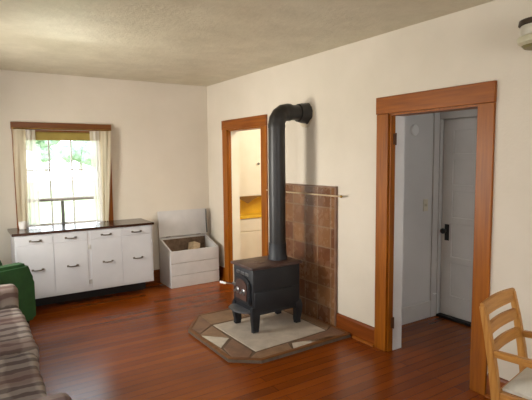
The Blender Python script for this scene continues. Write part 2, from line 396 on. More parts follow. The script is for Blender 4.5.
# hall end wall fittings
bm = new(); lathe(bm, (3.712, HY, 1.905), [(.055, 0), (.055, -.012), (.048, -.02), (.02, -.024), (.004, -.024)], 'y')
tag(build('wall_plate', bm, 'plate', smooth=True), 'round white plate high on the hall end wall', 'wall plate')
r = thing('light_switch', 'ivory light switch on the hall end wall near the white door', 'light switch', (3.90, HY, 1.165))
box('cover_plate', 'ivory', r, 3.865, HY-.007, 1.105, 3.935, HY, 1.225, bev=.003)
box('toggle', 'ivory', r, 3.894, HY-.02, 1.155, 3.906, HY-.007, 1.178, bev=.002)

# back window
bm = new(); t = .022
bx(bm, .535, B-t, W1[2]-.02, .625, B, 2.003, bev=.003); bx(bm, 1.532, B-t, W1[2]-.02, 1.622, B, 2.003, bev=.003)
win = struct('window_1', bm, 'trim', label='sash window with orange wood casing above the white cabinet', cat='window')
bm = new(); bx(bm, .525, B-t-.012, 2.004, 1.634, B, 2.085, bev=.004); struct('head_casing', bm, 'trimx', win)
bm = new(); bx(bm, .53, B-.05, W1[2]-.02, 1.63, B-t-.001, W1[2]+.005, bev=.004); bx(bm, W1[0], B-t, W1[2]-.015, W1[1], B+WT, W1[2]+.002); struct('sill', bm, 'trimx', win)
bm = new()
bx(bm, W1[0], B, W1[2], W1[0]+.018, B+WT, 2.0); bx(bm, W1[1]-.018, B, W1[2], W1[1], B+WT, 2.0); bx(bm, W1[0]+.018, B, 1.982, W1[1]-.018, B+WT, 2.0)
struct('jamb', bm, 'trim', win)
ys0, ys1 = B+.07, B+.10
def sash(z0, z1, y, name):
    bm = new(); a, b = W1[0]+.019, W1[1]-.019
    bx(bm, a, y, z0, a+.045, y+.03, z1); bx(bm, b-.045, y, z0, b, y+.03, z1)
    bx(bm, a+.045, y, z0, b-.045, y+.03, z0+.035); bx(bm, a+.045, y, z1-.04, b-.045, y+.03, z1)
    for x in (.925, 1.175): bx(bm, x-.008, y+.006, z0+.03, x+.008, y+.026, z1-.03)
    if z1 > 1.5:
        zm = 1.535
        bx(bm, a+.04, y+.007, zm-.008, b-.04, y+.025, zm+.008)
    o = struct(name, bm, 'sash', win)
    bm = new(); bx(bm, a+.04, y+.014, z0+.03, b-.04, y+.017, z1-.03); struct('pane', bm, 'glass', o)
    return o
sash(1.165, 1.982, B+.085, 'upper_sash'); sash(W1[2]+.004, 1.20, B+.05, 'lower_sash')
bm = new(); bx(bm, .70, B+.036, 1.163, 1.45, B+.049, 1.187); o = struct('meeting_rail', bm, 'rail', win)
bm = new(); sweep(bm, [(1.035, B+.025, W1[2]+.003), (1.038, B+.026, 1.0), (1.036, B+.028, 1.16)], (1, 0, 0), .034, .022)
tag(build('prop_stick', bm, 'greywood'), 'grey upright stick standing on the window sill under the sash rail', 'stick')
# roller blind
r = thing('roller_blind', 'rolled-up olive roller blind at the top of the window', 'roller blind', (1.08, B-.03, 1.95))
bm = new(); tube(bm, [(.66, B-.035, 1.955), (1.50, B-.035, 1.955)], .024, 16); build('roll', bm, 'blind', r, True)
bm = new(); bx(bm, .67, B-.062, 1.885, 1.49, B-.056, 1.95); bx(bm, .67, B-.065, 1.88, 1.49, B-.053, 1.90, bev=.003); build('cloth', bm, 'blind', r)
for x in (.655, 1.50):
    bm = new(); bx(bm, x, B-.05, 1.93, x+.005, B-.022, 1.98); build('bracket', bm, 'pull', r)

# curtains: pleated sheets narrowing towards the sill
def curtain(name, xt, xb, ztop, zbot, y, mat, parent, folds, amp, ph=0):
    bm = new(); nu, nv = 72, 24; g = []
    for j in range(nv+1):
        v = j/nv; z = ztop+(zbot-ztop)*v; e = v**1.3
        a = xt[0]+(xb[0]-xt[0])*e; b = xt[1]+(xb[1]-xt[1])*e; row = []
        for i in range(nu+1):
            u = i/nu
            yy = y+amp*(.6+.4*v)*math.sin(2*math.pi*folds*u+ph+.7*math.sin(3*v))+.006*math.sin(9*u+5*v)
            row.append(bm.verts.new((a+(b-a)*u, yy, z+.006*math.sin(2*math.pi*folds*u)*(v > .97))))
        g.append(row)
    for j in range(nv):
        for i in range(nu): bm.faces.new((g[j][i], g[j][i+1], g[j+1][i+1], g[j+1][i]))
    return build(name, bm, mat, parent, True)
r = thing('curtain', 'white sheer curtain on the left side of the window, cream outer fold', 'curtain', (.63, B-.09, .9), 'curtains at the back window')
curtain('outer_fold', (.535, .665), (.538, .645), 2.0, .955, B-.09, 'curtain', r, 2.5, .004)
curtain('sheer', (.645, .765), (.63, .775), 1.995, .90, B-.085, 'sheer', r, 3, .005, 1)
r = thing('curtain', 'white sheer curtain on the right side of the window', 'curtain', (1.5, B-.09, .9), 'curtains at the back window')
curtain('outer_fold', (1.47, 1.615), (1.47, 1.545), 2.0, .89, B-.09, 'curtain', r, 3, .004)
curtain('sheer', (1.36, 1.50), (1.385, 1.50), 1.995, .89, B-.085, 'sheer', r, 3, .005, 2)
bm = new(); tube(bm, [(.54, B-.085, 2.012), (1.615, B-.085, 2.012)], .006, 10)
for x in (.54, 1.615): bx(bm, x-.006, B-.09, 2.006, x+.006, B-.034, 2.018)
tag(build('curtain_rod', bm, 'brass', smooth=True), 'thin rod holding the sheer curtains across the window head', 'curtain rod')

# ---------------------------------------------------------------- white cabinet under the window
CX0, CX1, CF, CB = .46, 1.955, 5.545, 6.025
cab = thing('base_cabinet', 'long white cabinet with dark top and metal pulls under the window', 'cabinet', (1.2, 5.78, 0))
bm = new(); bx(bm, CX0, CF, .155, CX1, CB, .855, bev=.003); build('carcass', bm, 'white', cab)
bm = new(); bx(bm, CX0+.02, CF+.26, 0, CX1-.02, CB-.01, .1545); build('toe_kick', bm, 'dark', cab)  # shade under the cabinet put into the near-black colour
bm = new(); bx(bm, CX0-.025, CF-.022, .856, CX1+.018, CB, .884, bev=.004); build('countertop', bm, 'counter', cab)
cols = [(.480, .832), (.837, 1.190), (1.225, 1.575), (1.580, 1.932)]
def pull(parent, x, z):
    bm = new(); y = CF-.006
    tube(bm, [(x-.05, y, z), (x-.048, y-.016, z-.002), (x-.03, y-.026, z-.004), (x+.03, y-.026, z-.004), (x+.048, y-.016, z-.002), (x+.05, y, z)], .0065, 8)
    for s in (-1, 1): bx(bm, x+s*.05-.012, y-.003, z-.011, x+s*.05+.012, y, z+.011, bev=.002)
    build('handle', bm, 'pull', parent, True)
for i, (a, b) in enumerate(cols):
    x = (a+b)/2
    bm = new(); bx(bm, a, CF-.006, .752, b, CF-.0005, .842, bev=.002); d = build('drawer', bm, 'white', cab); pull(d, x, .79)
    bm = new(); bx(bm, a, CF-.006, .175, b, CF-.0005, .746, bev=.002); d = build('door', bm, 'white', cab); pull(d, x+.01, .472)
    for z in (.66, .26):
        hx = b+.008 if i in (1,) else (a-.008 if i == 2 else (a-.006 if i == 0 else b+.006))
        bm = new(); bx(bm, hx-.006, CF-.012, z-.025, hx+.006, CF-.0005, z+.025, bev=.002); build('hinge', bm, 'white' if i in (0, 3) else 'hingegrey', d)

bm = new(); lathe(bm, (.575, 5.86, .885), [(.03, 0), (.036, .004), (.042, .05), (.043, .085), (.039, .085), (.037, .05), (.03, .01), (.002, .008)])
tag(build('cup', bm, 'ceramic', smooth=True), 'small white cup on the cabinet under the left curtain', 'cup')

# ---------------------------------------------------------------- white wood box with open lid
BX0, BX1, BF, BB = 2.203, 2.888, 5.60, 6.005
wb = thing('wood_box', 'white plank wood box with its lid open against the back wall', 'wood box', (2.545, 5.8, 0))
t = .022; zf, zb = .475, .60
def zat(y): return zf+(zb-zf)*(y-BF)/(BB-BF)
bm = new()
for i, (a, b) in enumerate(((0, .152), (.158, .312), (.318, zf))): bx(bm, BX0, BF, a, BX1, BF+t, b, bev=.003)
build('front_panel', bm, 'white2', wb)
for x in (BX0, BX1-t):
    bm = new(); extrude_profile(bm, [(x, BF+t, 0), (x, BB-t, 0), (x, BB-t, zat(BB-t)), (x, BF+t, zat(BF+t))], (t, 0, 0)); build('side_panel', bm, 'white2', wb)
box('back_panel', 'white2', wb, BX0, BB-t, 0, BX1, BB, zb)
box('bottom', 'dark', wb, BX0+t, BF+t, .02, BX1-t, BB-t, .04)
box('lining', 'bark', wb, BX0+t, BB-t-.006, .04, BX1-t, BB-t, zb-.03, label='dark brown sheet on the inner back of the box')  # mottled brown sheet over the inner back panel
bm = new()
L = .345; a0 = Vector((0, BB-.012, zb+.012)); up = Vector((0, .09, 1)).normalized(); nn = Vector((0, 1, -.09)).normalized()
p = [a0, a0+up*L, a0+up*L+nn*.02, a0+nn*.02]
extrude_profile(bm, [(BX0-.008, v.y-.03, v.z) for v in p], (BX1-BX0+.016, 0, 0))
lid = build('lid', bm, 'white2', wb)
bm = new(); extrude_profile(bm, [(BX1-.006, v.y-.05, v.z) for v in (a0+up*.01, a0+up*(L-.01), a0+up*(L-.01)+nn*.02, a0+up*.01+nn*.02)], (.014, 0, 0)); build('lid_batten', bm, 'greywood', lid)
for x in (BX0+.12, BX1-.12):
    bm = new(); tube(bm, [(x-.03, BB-.03, zb+.008), (x+.03, BB-.03, zb+.008)], .007, 8); build('hinge', bm, 'pull', wb, True)
# contents
def log(pts, r, label, seed):
    rnd = random.Random(seed); bm = new(); n = 9; prof = [(math.cos(a)*r*rnd.uniform(.8, 1.15), math.sin(a)*r*rnd.uniform(.75, 1.1)) for a in [2*math.pi*k/n for k in range(n)]]
    p0, p1 = map(Vector, pts); d = (p1-p0).normalized(); u = d.orthogonal().normalized(); w = d.cross(u)
    extrude_profile(bm, [p0+u*a+w*b for a, b in prof], p1-p0)
    return tag(build('firewood_log', bm, 'log'), label, 'firewood', 'split logs in the wood box')
log(((2.54, 5.72, .125), (2.66, 5.875, .50)), .08, 'pale split log on the right inside the open white box', 1)
log(((2.32, 5.73, .105), (2.345, 5.87, .40)), .06, 'smaller split log on the left inside the open white box', 2)

# ---------------------------------------------------------------- hearth pad
hp = thing('hearth_pad', 'low stone hearth pad with cut corners under the black stove', 'hearth', (2.4, 3.75, 0))
out = [(1.755, 3.27), (1.965, 3.095), (2.948, 3.11), (2.948, 4.40), (2.0, 4.40), (1.755, 4.07)]
ins = [(1.785, 3.285), (1.975, 3.125), (2.928, 3.14), (2.928, 4.37), (2.015, 4.37), (1.785, 4.06)]
bm = new(); prism(bm, out, 0, .026); build('base', bm, 'grout', hp)
bm = new()
for i in range(6):
    j = (i+1) % 6; q = [out[i], out[j], ins[j], ins[i]]
    prism(bm, q, .0262, .034)
build('edge_trim', bm, 'edge', hp)
ctr = [(2.045, 3.325), (2.885, 3.37), (2.885, 4.13), (2.035, 4.13)]
def slate(pts, mat, label=None):
    def edge_dist(p):
        P = Vector(p); best = 9
        for i in range(6):
            a, b_ = Vector(ins[i]), Vector(ins[(i+1) % 6]); t = max(0, min(1, (P-a).dot(b_-a)/(b_-a).length_squared)); best = min(best, (P-a-(b_-a)*t).length)
        return best
    pts = [(x*.98, y*.98) if edge_dist((x, y)) > .036 else (x, y) for x, y in pts]
    c = Vector((sum(p[0] for p in pts)/len(pts), sum(p[1] for p in pts)/len(pts), 0))
    q = [(c.x+(x-c.x)*.97, c.y+(y-c.y)*.97) for x, y in pts]
    bm = new(); prism(bm, q, .0262, .032); bmesh.ops.bevel(bm, geom=[e for e in bm.edges if all(v.co.z > .03 for v in e.verts)], offset=.002, segments=1, affect='EDGES')
    o = build('slate', bm, mat, hp)
    if label: o['label'] = label
slate(ctr, 'slab', 'pale grey square centre slab')
# border ring pieces
slate([(1.785, 4.06), (1.80, 3.90), (2.035, 4.13), (2.015, 4.37)], 'slate')
slate([(2.015, 4.37), (2.035, 4.14), (2.45, 4.14), (2.45, 4.37)], 'slate2')
slate([(2.45, 4.37), (2.45, 4.14), (2.928, 4.14), (2.928, 4.37)], 'slate')
slate([(2.89, 4.13), (2.89, 3.37), (2.928, 3.37), (2.928, 4.13)], 'slate2')
slate([(1.79, 3.89), (1.795, 3.87), (2.02, 3.74), (2.03, 4.11)], 'slate2')
slate([(1.79, 3.86), (1.81, 3.50), (2.015, 3.73)], 'stonew', 'pale triangular stone')
slate([(1.787, 3.84), (1.787, 3.29), (1.80, 3.47)], 'slate2')
slate([(1.795, 3.28), (1.9, 3.19), (2.03, 3.34), (2.03, 3.71), (1.82, 3.48)], 'slate')
slate([(1.905, 3.185), (1.975, 3.125), (2.30, 3.13), (2.40, 3.335), (2.045, 3.315)], 'slate2')
slate([(2.31, 3.135), (2.67, 3.17), (2.42, 3.31)], 'stonew', 'pale triangular stone')
slate([(2.34, 3.13), (2.928, 3.14), (2.69, 3.17)], 'slate2')
slate([(2.44, 3.32), (2.69, 3.185), (2.928, 3.15), (2.928, 3.36), (2.885, 3.36)], 'slate')

# ---------------------------------------------------------------- tile heat shield and rod
tp = thing('tile_panel', 'brown tiled heat shield standing against the wall behind the stove', 'tile panel', (2.96, 3.8, 0))
box('tile_field', 'tile', tp, A-.022, 3.345, .0, A-.001, 4.40, 1.362)
bm = new(); bx(bm, A-.026, 3.325, 0, A-.001, 3.3445, 1.378); bx(bm, A-.026, 3.3445, 1.3625, A-.001, 4.42, 1.378); bx(bm, A-.026, 4.4005, 0, A-.001, 4.42, 1.362)
build('edge_strip', bm, 'slate', tp)
rd = thing('towel_rod', 'thin wooden rod across the top of the tile panel', 'rod', (A-.06, 3.7, 1.29))
bm = new(); tube(bm, [(A-.06, 3.225, 1.293), (A-.06, 4.36, 1.288)], .0075, 10); build('rod', bm, 'log', rd, True)
bm = new(); lathe(bm, (A-.06, 3.225, 1.293), [(.006, .002), (.011, -.004), (.013, -.012), (.009, -.02), (.002, -.023)], 'y', 12); build('finial', bm, 'brass', rd, True)
for y in (3.285, 4.45):
    bm = new(); tube(bm, [(A-.0005, y, 1.29), (A-.06, y, 1.29)], .005, 8); build('bracket', bm, 'brass', rd, True)
for y in (4.34,):
    bm = new(); tube(bm, [(A-.06, y, 1.29), (A-.06, 4.455, 1.29)], .0075, 8); build('rod_end', bm, 'log', rd, True)

# ---------------------------------------------------------------- wood stove (door faces left)
HZ = .0345
SX0, SX1, SY0, SY1 = 2.205, 2.745, 3.612, 3.972
st = thing('wood_stove', 'black cast iron wood stove on the stone hearth', 'stove', (2.475, 3.79, HZ))
bm = new()
bx(bm, SX0, SY0, .215, SX1, SY1, .626, bev=.012)
bx(bm, SX0+.012, SY0-.010, .215, SX1-.012, SY0+.02, .415, bev=.008)      # lower swelling of the near side
bx(bm, SX0+.012, SY1-.02, .215, SX1-.012, SY1+.010, .415, bev=.008)
bx(bm, SX0-.006, SY0-.008, .195, SX1+.006, SY1+.008, .218, bev=.006)
build('body', bm, 'iron', st, True)
bm = new(); bx(bm, SX0-.022, SY0-.022, .626, SX1+.018, SY1+.022, .654, bev=.009); build('top_plate', bm, 'topiron', st, True)
bm = new(); tube(bm, [(2.36, 3.80, .650), (2.36, 3.80, .658)], .085, 28); bx(bm, 2.345, 3.76, .657, 2.375, 3.84, .662, bev=.002); build('cook_lid', bm, 'topiron', st, True)
for x, sx in ((SX0+.03, -1), (SX1-.03, 1)):
    for y, sy in ((SY0+.02, -1), (SY1-.02, 1)):
        bm = new()
        pts = [(x, y, .27), (x+sx*.006, y+sy*.014, .21), (x+sx*.006, y+sy*.012, .14), (x+sx*.0, y+sy*.004, .075), (x+sx*.004, y+sy*.006, .045), (x+sx*.006, y+sy*.008, HZ)]
        sweep(bm, pts, (1, 0, 0), [.082, .084, .076, .066, .06, .064], [.05, .055, .052, .048, .046, .05])
        bmesh.ops.bevel(bm, geom=bm.edges[:], offset=.005, segments=2, affect='EDGES')
        for v in bm.verts: v.co.z = max(v.co.z, HZ)
        build('leg', bm, 'iron', st, True)
# front with arched door
def arch(x, yc, hw, z0, zs, n=10):
    return [(x, yc-hw, z0), (x, yc+hw, z0)]+[(x, yc+hw*math.cos(math.pi*k/n), zs+hw*.55*math.sin(math.pi*k/n)) for k in range(n+1)]
bm = new(); extrude_profile(bm, arch(SX0+.002, 3.792, .145, .285, .47), (-.02, 0, 0))
bmesh.ops.bevel(bm, geom=bm.edges[:], offset=.004, segments=1, affect='EDGES'); dd = build('door', bm, 'iron', st)
bm = new(); extrude_profile(bm, arch(SX0-.018, 3.792, .10, .32, .46), (-.008, 0, 0)); build('door_panel', bm, 'topiron', dd)
bm = new(); bx(bm, SX0-.034, 3.887, .43, SX0-.018, 3.937, .46, bev=.003); tube(bm, [(SX0-.03, 3.912, .445), (SX0-.07, 3.927, .45), (SX0-.10, 3.957, .452)], .006, 8); build('latch', bm, 'steel', dd, True)
bm = new()
P0 = Vector((SX0-.10, 3.957, .452)); P1 = Vector((SX0-.125, 4.015, .455)); n = 60
tube(bm, [P0+(P1-P0)*(k/n)+Vector((0, math.cos(k*1.3)*.009, math.sin(k*1.3)*.009)) for k in range(n+1)], .0042, 6)
o = build('spring_handle', bm, 'plate', dd, True); o['label'] = 'pale coiled wire handle'
for z in (.34, .47):
    bm = new(); tube(bm, [(SX0-.024, 3.649, z-.03), (SX0-.024, 3.649, z+.03)], .011, 10); build('hinge', bm, 'iron', dd, True)
for y, z in ((3.74, .40), (3.85, .40)):
    bm = new(); lathe(bm, (SX0-.026, y, z), [(.03, 0), (.032, -.006), (.022, -.012), (.008, -.014), (.008, -.026), (.014, -.03), (.012, -.04), (.003, -.043)], 'x', 18); build('air_control_knob', bm, 'steel', dd, True)
bm = new()
extrude_profile(bm, [(SX0+.01, 3.637, .222), (SX0-.055, 3.642, .222), (SX0-.105, 3.697, .222), (SX0-.12, 3.797, .222), (SX0-.105, 3.897, .222), (SX0-.055, 3.947, .222), (SX0+.01, 3.952, .222)], (0, 0, .016))
bmesh.ops.bevel(bm, geom=bm.edges[:], offset=.004, segments=2, affect='EDGES'); build('ash_shelf', bm, 'ashsteel', st, True)
bm = new()
for y in (3.717, 3.797, 3.877): bx(bm, SX0-.008, y-.03, .555, SX0+.002, y+.03, .585, bev=.003)
build('vent_trim', bm, 'steel', st)

# ---------------------------------------------------------------- stove pipe
PXc, PYc, PR, PZ = 2.612, 3.80, .081, 2.095
sp = thing('stove_pipe', 'black stove pipe rising from the stove and bending into the wall', 'stove pipe', (PXc, PYc, .654))
bm = new(); tube(bm, [(PXc, PYc, .66), (PXc, PYc, 1.30)], PR, 28); build('lower_pipe', bm, 'pipe', sp, True)
bm = new(); tube(bm, [(PXc, PYc, 1.285), (PXc, PYc, 1.30), (PXc, PYc, PZ-.125)], [PR+.002, PR+.003, PR+.001], 28); build('upper_pipe', bm, 'pipe', sp, True)
bm = new(); lathe(bm, (PXc, PYc, .655), [(PR+.016, 0), (PR+.014, .025), (PR+.007, .04), (PR+.005, .16), (PR+.001, .162)], 'z', 28); build('flue_collar', bm, 'iron', sp, True)
bm = new(); R = .125; pts = []; rs = []
for k in range(13):
    a = math.pi/2*k/12
    pts.append((PXc+R-R*math.cos(a), PYc, PZ-R+R*math.sin(a))); rs.append(PR+(.004 if k % 3 == 0 else 0))
tube(bm, [(PXc, PYc, PZ-R-.03)]+pts+[(PXc+R+.03, PYc, PZ)], [PR+.004]+rs+[PR+.003], 28); build('elbow', bm, 'pipe', sp, True)
bm = new(); tube(bm, [(PXc+R+.02, PYc, PZ), (A-.10, PYc, PZ)], PR-.006, 28); build('wall_pipe', bm, 'pipe', sp, True)
bm = new(); n = 28; rnd = random.Random(3)
lathe(bm, (A-.11, PYc, PZ), [(PR-.004, 0), (PR+.008, .004), (PR+.012, .045), (PR+.018, .085), (PR+.024, .108)], 'x', n)
for v in bm.verts:
    d = Vector((0, v.co.y-PYc, v.co.z-PZ)); k = 1+rnd.uniform(-.06, .08)*(v.co.x > A-.1); v.co.y = PYc+d.y*k; v.co.z = PZ+d.z*k
build('wall_collar', bm, 'pipe', sp, True)
bm = new(); rnd = random.Random(5)
pts = [(A-.0045, PYc+.01+math.cos(2*math.pi*k/22)*(.122+rnd.uniform(-.012, .012)), PZ-.012+math.sin(2*math.pi*k/22)*(.122+rnd.uniform(-.012, .012))) for k in range(22)]
extrude_profile(bm, pts, (.004, 0, 0)); build('plaster_ring', bm, 'plaster', sp)

# ---------------------------------------------------------------- oak armchair at the right
ch = thing('wooden_armchair', 'honey oak ladder-back armchair with pale seat cushion by the right doorway', 'chair', (2.48, 1.1, 0))
XL, XR = 2.283, 2.69
path = [(1.275, 0), (1.305, .20), (1.326, .38), (1.35, .55), (1.38, .72), (1.412, .862)]
def ypost(z):
    for (ya, za), (yb, zb_) in zip(path, path[1:]):
        if za <= z <= zb_: return ya+(yb-ya)*(z-za)/(zb_-za)
    return path[-1][0]
for X in (XL, XR):
    bm = new(); sweep(bm, [(X, y, z) for y, z in path], (1, 0, 0), [.038, .04, .042, .04, .038, .034], [.036, .04, .044, .04, .034, .028])
    bmesh.ops.bevel(bm, geom=bm.edges[:], offset=.004, segments=2, affect='EDGES'); build('back_post', bm, 'oak', ch, True)
for i, (z0, z1, nm) in enumerate(((.805, .876, 'top_rail'), (.707, .765, 'slat'), (.605, .66, 'slat'))):
    bm = new(); n = 12; lo = XL+.012 if i else XL-.016; hi = XR-.012 if i else XR+.016
    rings = []
    for k in range(n+1):
        u = k/n; X = lo+(hi-lo)*u; bow = .012*math.sin(math.pi*u); crown = (.008 if i == 0 else .004)*math.sin(math.pi*u)
        ring = []
        for dz, dy in ((z0, -.010), (z1+crown, -.010), (z1+crown, .010), (z0, .010)):
            ring.append(bm.verts.new((X, ypost(min(dz, .862))+bow+dy, dz)))
        rings.append(ring)
    for a, b in zip(rings, rings[1:]):
        for k in range(4): bm.faces.new((a[k], a[(k+1) % 4], b[(k+1) % 4], b[k]))
    bm.faces.new(rings[0][::-1]); bm.faces.new(rings[-1])
    bmesh.ops.bevel(bm, geom=bm.edges[:], offset=.004, segments=2, affect='EDGES', clamp_overlap=True)
    build(nm, bm, 'oakx', ch, True)
for X, s in ((XL, -1), (XR, 1)):
    bm = new(); sweep(bm, [(X, 1.345, .622), (X+s*.012, 1.18, .628), (X+s*.018, 1.02, .632), (X+s*.016, .90, .630), (X+s*.012, .83, .622)], (1, 0, 0), [.036, .044, .054, .058, .046], [.034]*5)
    bmesh.ops.bevel(bm, geom=bm.edges[:], offset=.006, segments=2, affect='EDGES'); build('armrest', bm, 'oaky', ch, True)
    bm = new(); sweep(bm, [(X+s*.012, .885, 0), (X+s*.012, .89, .4), (X+s*.014, .90, .616)], (1, 0, 0), [.034, .042, .036], [.034, .042, .036])
    bmesh.ops.bevel(bm, geom=bm.edges[:], offset=.004, segments=2, affect='EDGES'); build('front_leg', bm, 'oak', ch, True)
    bm = new(); sweep(bm, [(X+s*.006, 1.29, .20), (X+s*.012, .905, .20)], (1, 0, 0), .02, .03); build('stretcher', bm, 'oaky', ch)
bm = new()
bx(bm, XL-.008, .90, .365, XL+.016, 1.31, .425, bev=.003); bx(bm, XR-.016, .90, .365, XR+.008, 1.31, .425, bev=.003)
bx(bm, XL+.016, .885, .365, XR-.016, .91, .425, bev=.003); bx(bm, XL+.022, 1.305, .365, XR-.022, 1.325, .425, bev=.003)
build('seat_frame', bm, 'oaky', ch)
bm = new(); n = 14; x0, x1, y0, y1 = XL+.020, XR-.020,   .875, 1.305; top = []; bot = []
for j in range(n+1):
    tr = []; brw = []
    for i in range(n+1):
        u, v = i/n*2-1, j/n*2-1; e = max(abs(u), abs(v)); h = .016+.06*(1-e**4)
        tr.append(bm.verts.new(((x0+x1)/2+(x1-x0)/2*u, (y0+y1)/2+(y1-y0)/2*v, .426+h))); brw.append(bm.verts.new(((x0+x1)/2+(x1-x0)/2*u, (y0+y1)/2+(y1-y0)/2*v, .426)))
    top.append(tr); bot.append(brw)
for j in range(n):
    for i in range(n):
        bm.faces.new((top[j][i], top[j][i+1], top[j+1][i+1], top[j+1][i])); bm.faces.new((bot[j][i], bot[j+1][i], bot[j+1][i+1], bot[j][i+1]))
for i in range(n):
    bm.faces.new((top[0][i], bot[0][i], bot[0][i+1], top[0][i+1])); bm.faces.new((top[n][i], top[n][i+1], bot[n][i+1], bot[n][i]))
    bm.faces.new((top[i][0], top[i+1][0], bot[i+1][0], bot[i][0])); bm.faces.new((top[i][n], bot[i][n], bot[i+1][n], top[i+1][n]))
build('seat_cushion', bm, 'cushion', ch, True)

th = math.radians(9.5); piv = Vector((2.283, 1.405, 0)); d = ch.location-piv
ch.location = piv+Vector((d.x*math.cos(th)-d.y*math.sin(th), d.x*math.sin(th)+d.y*math.cos(th), 0)); ch.rotation_euler = (0, 0, th)

# ---------------------------------------------------------------- plaid sofa along the left wall
def soft(name, mat, parent, x0, y0, z0, x1, y1, z1, bev, amp=.012, fr=7, cuts=10, seed=0):
    bm = new(); r = bmesh.ops.create_cube(bm, size=1)
    for v in r['verts']: v.co = Vector((x0+(v.co.x+.5)*(x1-x0), y0+(v.co.y+.5)*(y1-y0), z0+(v.co.z+.5)*(z1-z0)))
    bmesh.ops.bevel(bm, geom=bm.edges[:], offset=bev, segments=4, affect='EDGES', profile=.5)
    big = max(x1-x0, y1-y0, z1-z0)
    for _ in range(4):
        es = [e for e in bm.edges if e.calc_length() > .07]
        if not es: break
        bmesh.ops.subdivide_edges(bm, edges=es, cuts=1, use_grid_fill=True)
    bm.normal_update()
    from mathutils import noise as N
    for v in bm.verts:
        if v.co.z > z0+.02:
            p = v.co*fr+Vector((seed, 0, 0)); q = Vector((v.co.x*3, v.co.y*11, v.co.z*4))+Vector((seed, 3, 0))
            v.co += v.normal*(N.noise(p)*amp*.6+N.noise(q)*amp)
    return build(name, bm, mat, parent, True)
so = thing('sofa', 'sofa covered in brown and cream plaid cloth along the left side', 'sofa', (-.05, 3.3, 0))
soft('base', 'plaid', so, -.50, 2.03, .06, .355, 4.60, .30, .03, .006)
soft('seat_cushion', 'plaid', so, -.32, 2.255, .285, .345, 3.32, .43, .045, .016, seed=2)
soft('seat_cushion', 'plaid', so, -.32, 3.325, .285, .385, 4.41, .43, .045, .016, seed=5)
soft('armrest', 'plaid2', so, -.48, 4.415, .28, .375, 4.62, .59, .05, .008, seed=9)
soft('armrest', 'plaid2', so, -.48, 2.03, .28, .375, 2.25, .61, .05, .008, seed=12)
soft('backrest', 'plaid', so, -.56, 2.05, .28, -.30, 4.60, .86, .07, .014, seed=15)
for x in (-.45, .30):
    for y in (2.10, 4.54):
        bm = new(); tube(bm, [(x, y, 0), (x, y, .07)], [.02, .028], 10); build('foot', bm, 'dark', so, True)

# ---------------------------------------------------------------- green armchair between sofa and cabinet
ga = thing('green_armchair', 'green upholstered armchair between the plaid sofa and white cabinet', 'armchair', (.19, 5.15, 0))
th = math.radians(24); fx, fy = math.cos(th), math.sin(th)
G0 = Vector((.58, 5.0, 0))
def gl(d, w, z): return Vector((G0.x-d*fx-w*fy, G0.y-d*fy+w*fx, z))     # d back from the front, w across to the far side
def gprof(name, prof, w0, w1, mat='green', bev=.03):
    bm = new(); extrude_profile(bm, [gl(d, w0, z) for d, z in prof], gl(0, w1, 0)-gl(0, w0, 0))
    bmesh.ops.recalc_face_normals(bm, faces=bm.faces[:])
    bmesh.ops.bevel(bm, geom=bm.edges[:], offset=bev, segments=4, affect='EDGES', clamp_overlap=True)
    return build(name, bm, mat, ga, True)
arm = [(0, .10), (0, .50), (.045, .60), (.06, .668), (.78, .668), (.78, .10)]
gprof('armrest', arm, 0, .16); gprof('armrest', arm, .50, .66)
gprof('seat', [(.03, .10), (.03, .42), (.66, .40), (.66, .10)], .165, .495, bev=.02)
gprof('backrest', [(.62, .41), (.66, .78), (.78, .80), (.80, .41)], .165, .495, bev=.02)
gprof('back_base', [(.665, .10), (.665, .395), (.78, .395), (.78, .10)], .165, .495, bev=.01)
for d in (.07, .70):
    for w in (.07, .59):
        bm = new(); p = gl(d, w, 0); tube(bm, [p, p+Vector((0, 0, .11))], [.018, .025], 10); build('foot', bm, 'dark', ga, True)

# ---------------------------------------------------------------- old lamp high on the right wall
LXc, LYc, LZ = 2.858, 1.475, 2.268
lm = thing('wall_lamp', 'old milky glass lamp with dark cap high on the right wall', 'lamp', (LXc, LYc, LZ))
bm = new(); lathe(bm, (LXc, LYc, LZ), [(.04, 0), (.075, .004), (.088, .018), (.07, .024)], 'z', 28); build('base', bm, 'lampbase', lm, True)
bm = new(); lathe(bm, (LXc, LYc, LZ), [(.085, .019), (.108, .034), (.113, .052), (.108, .066), (.09, .072)], 'z', 28); build('brim', bm, 'lampbrim', lm, True)
bm = new(); lathe(bm, (LXc, LYc, LZ), [(.09, .073), (.098, .085), (.098, .125), (.094, .130)], 'z', 28); build('glass_shade', bm, 'lampglass', lm, True)
bm = new(); lathe(bm, (LXc, LYc, LZ), [(.10, .131), (.108, .135), (.105, .160), (.07, .168), (.02, .171)], 'z', 28); build('cap', bm, 'lampcap', lm, True)
bm = new(); tube(bm, [(LXc+.05, LYc, LZ+.1), (A-.006, LYc, LZ+.1)], .01, 10); bx(bm, A-.006, LYc-.03, LZ+.06, A-.0005, LYc+.03, LZ+.14, bev=.002); build('bracket', bm, 'lampcap', lm, True)

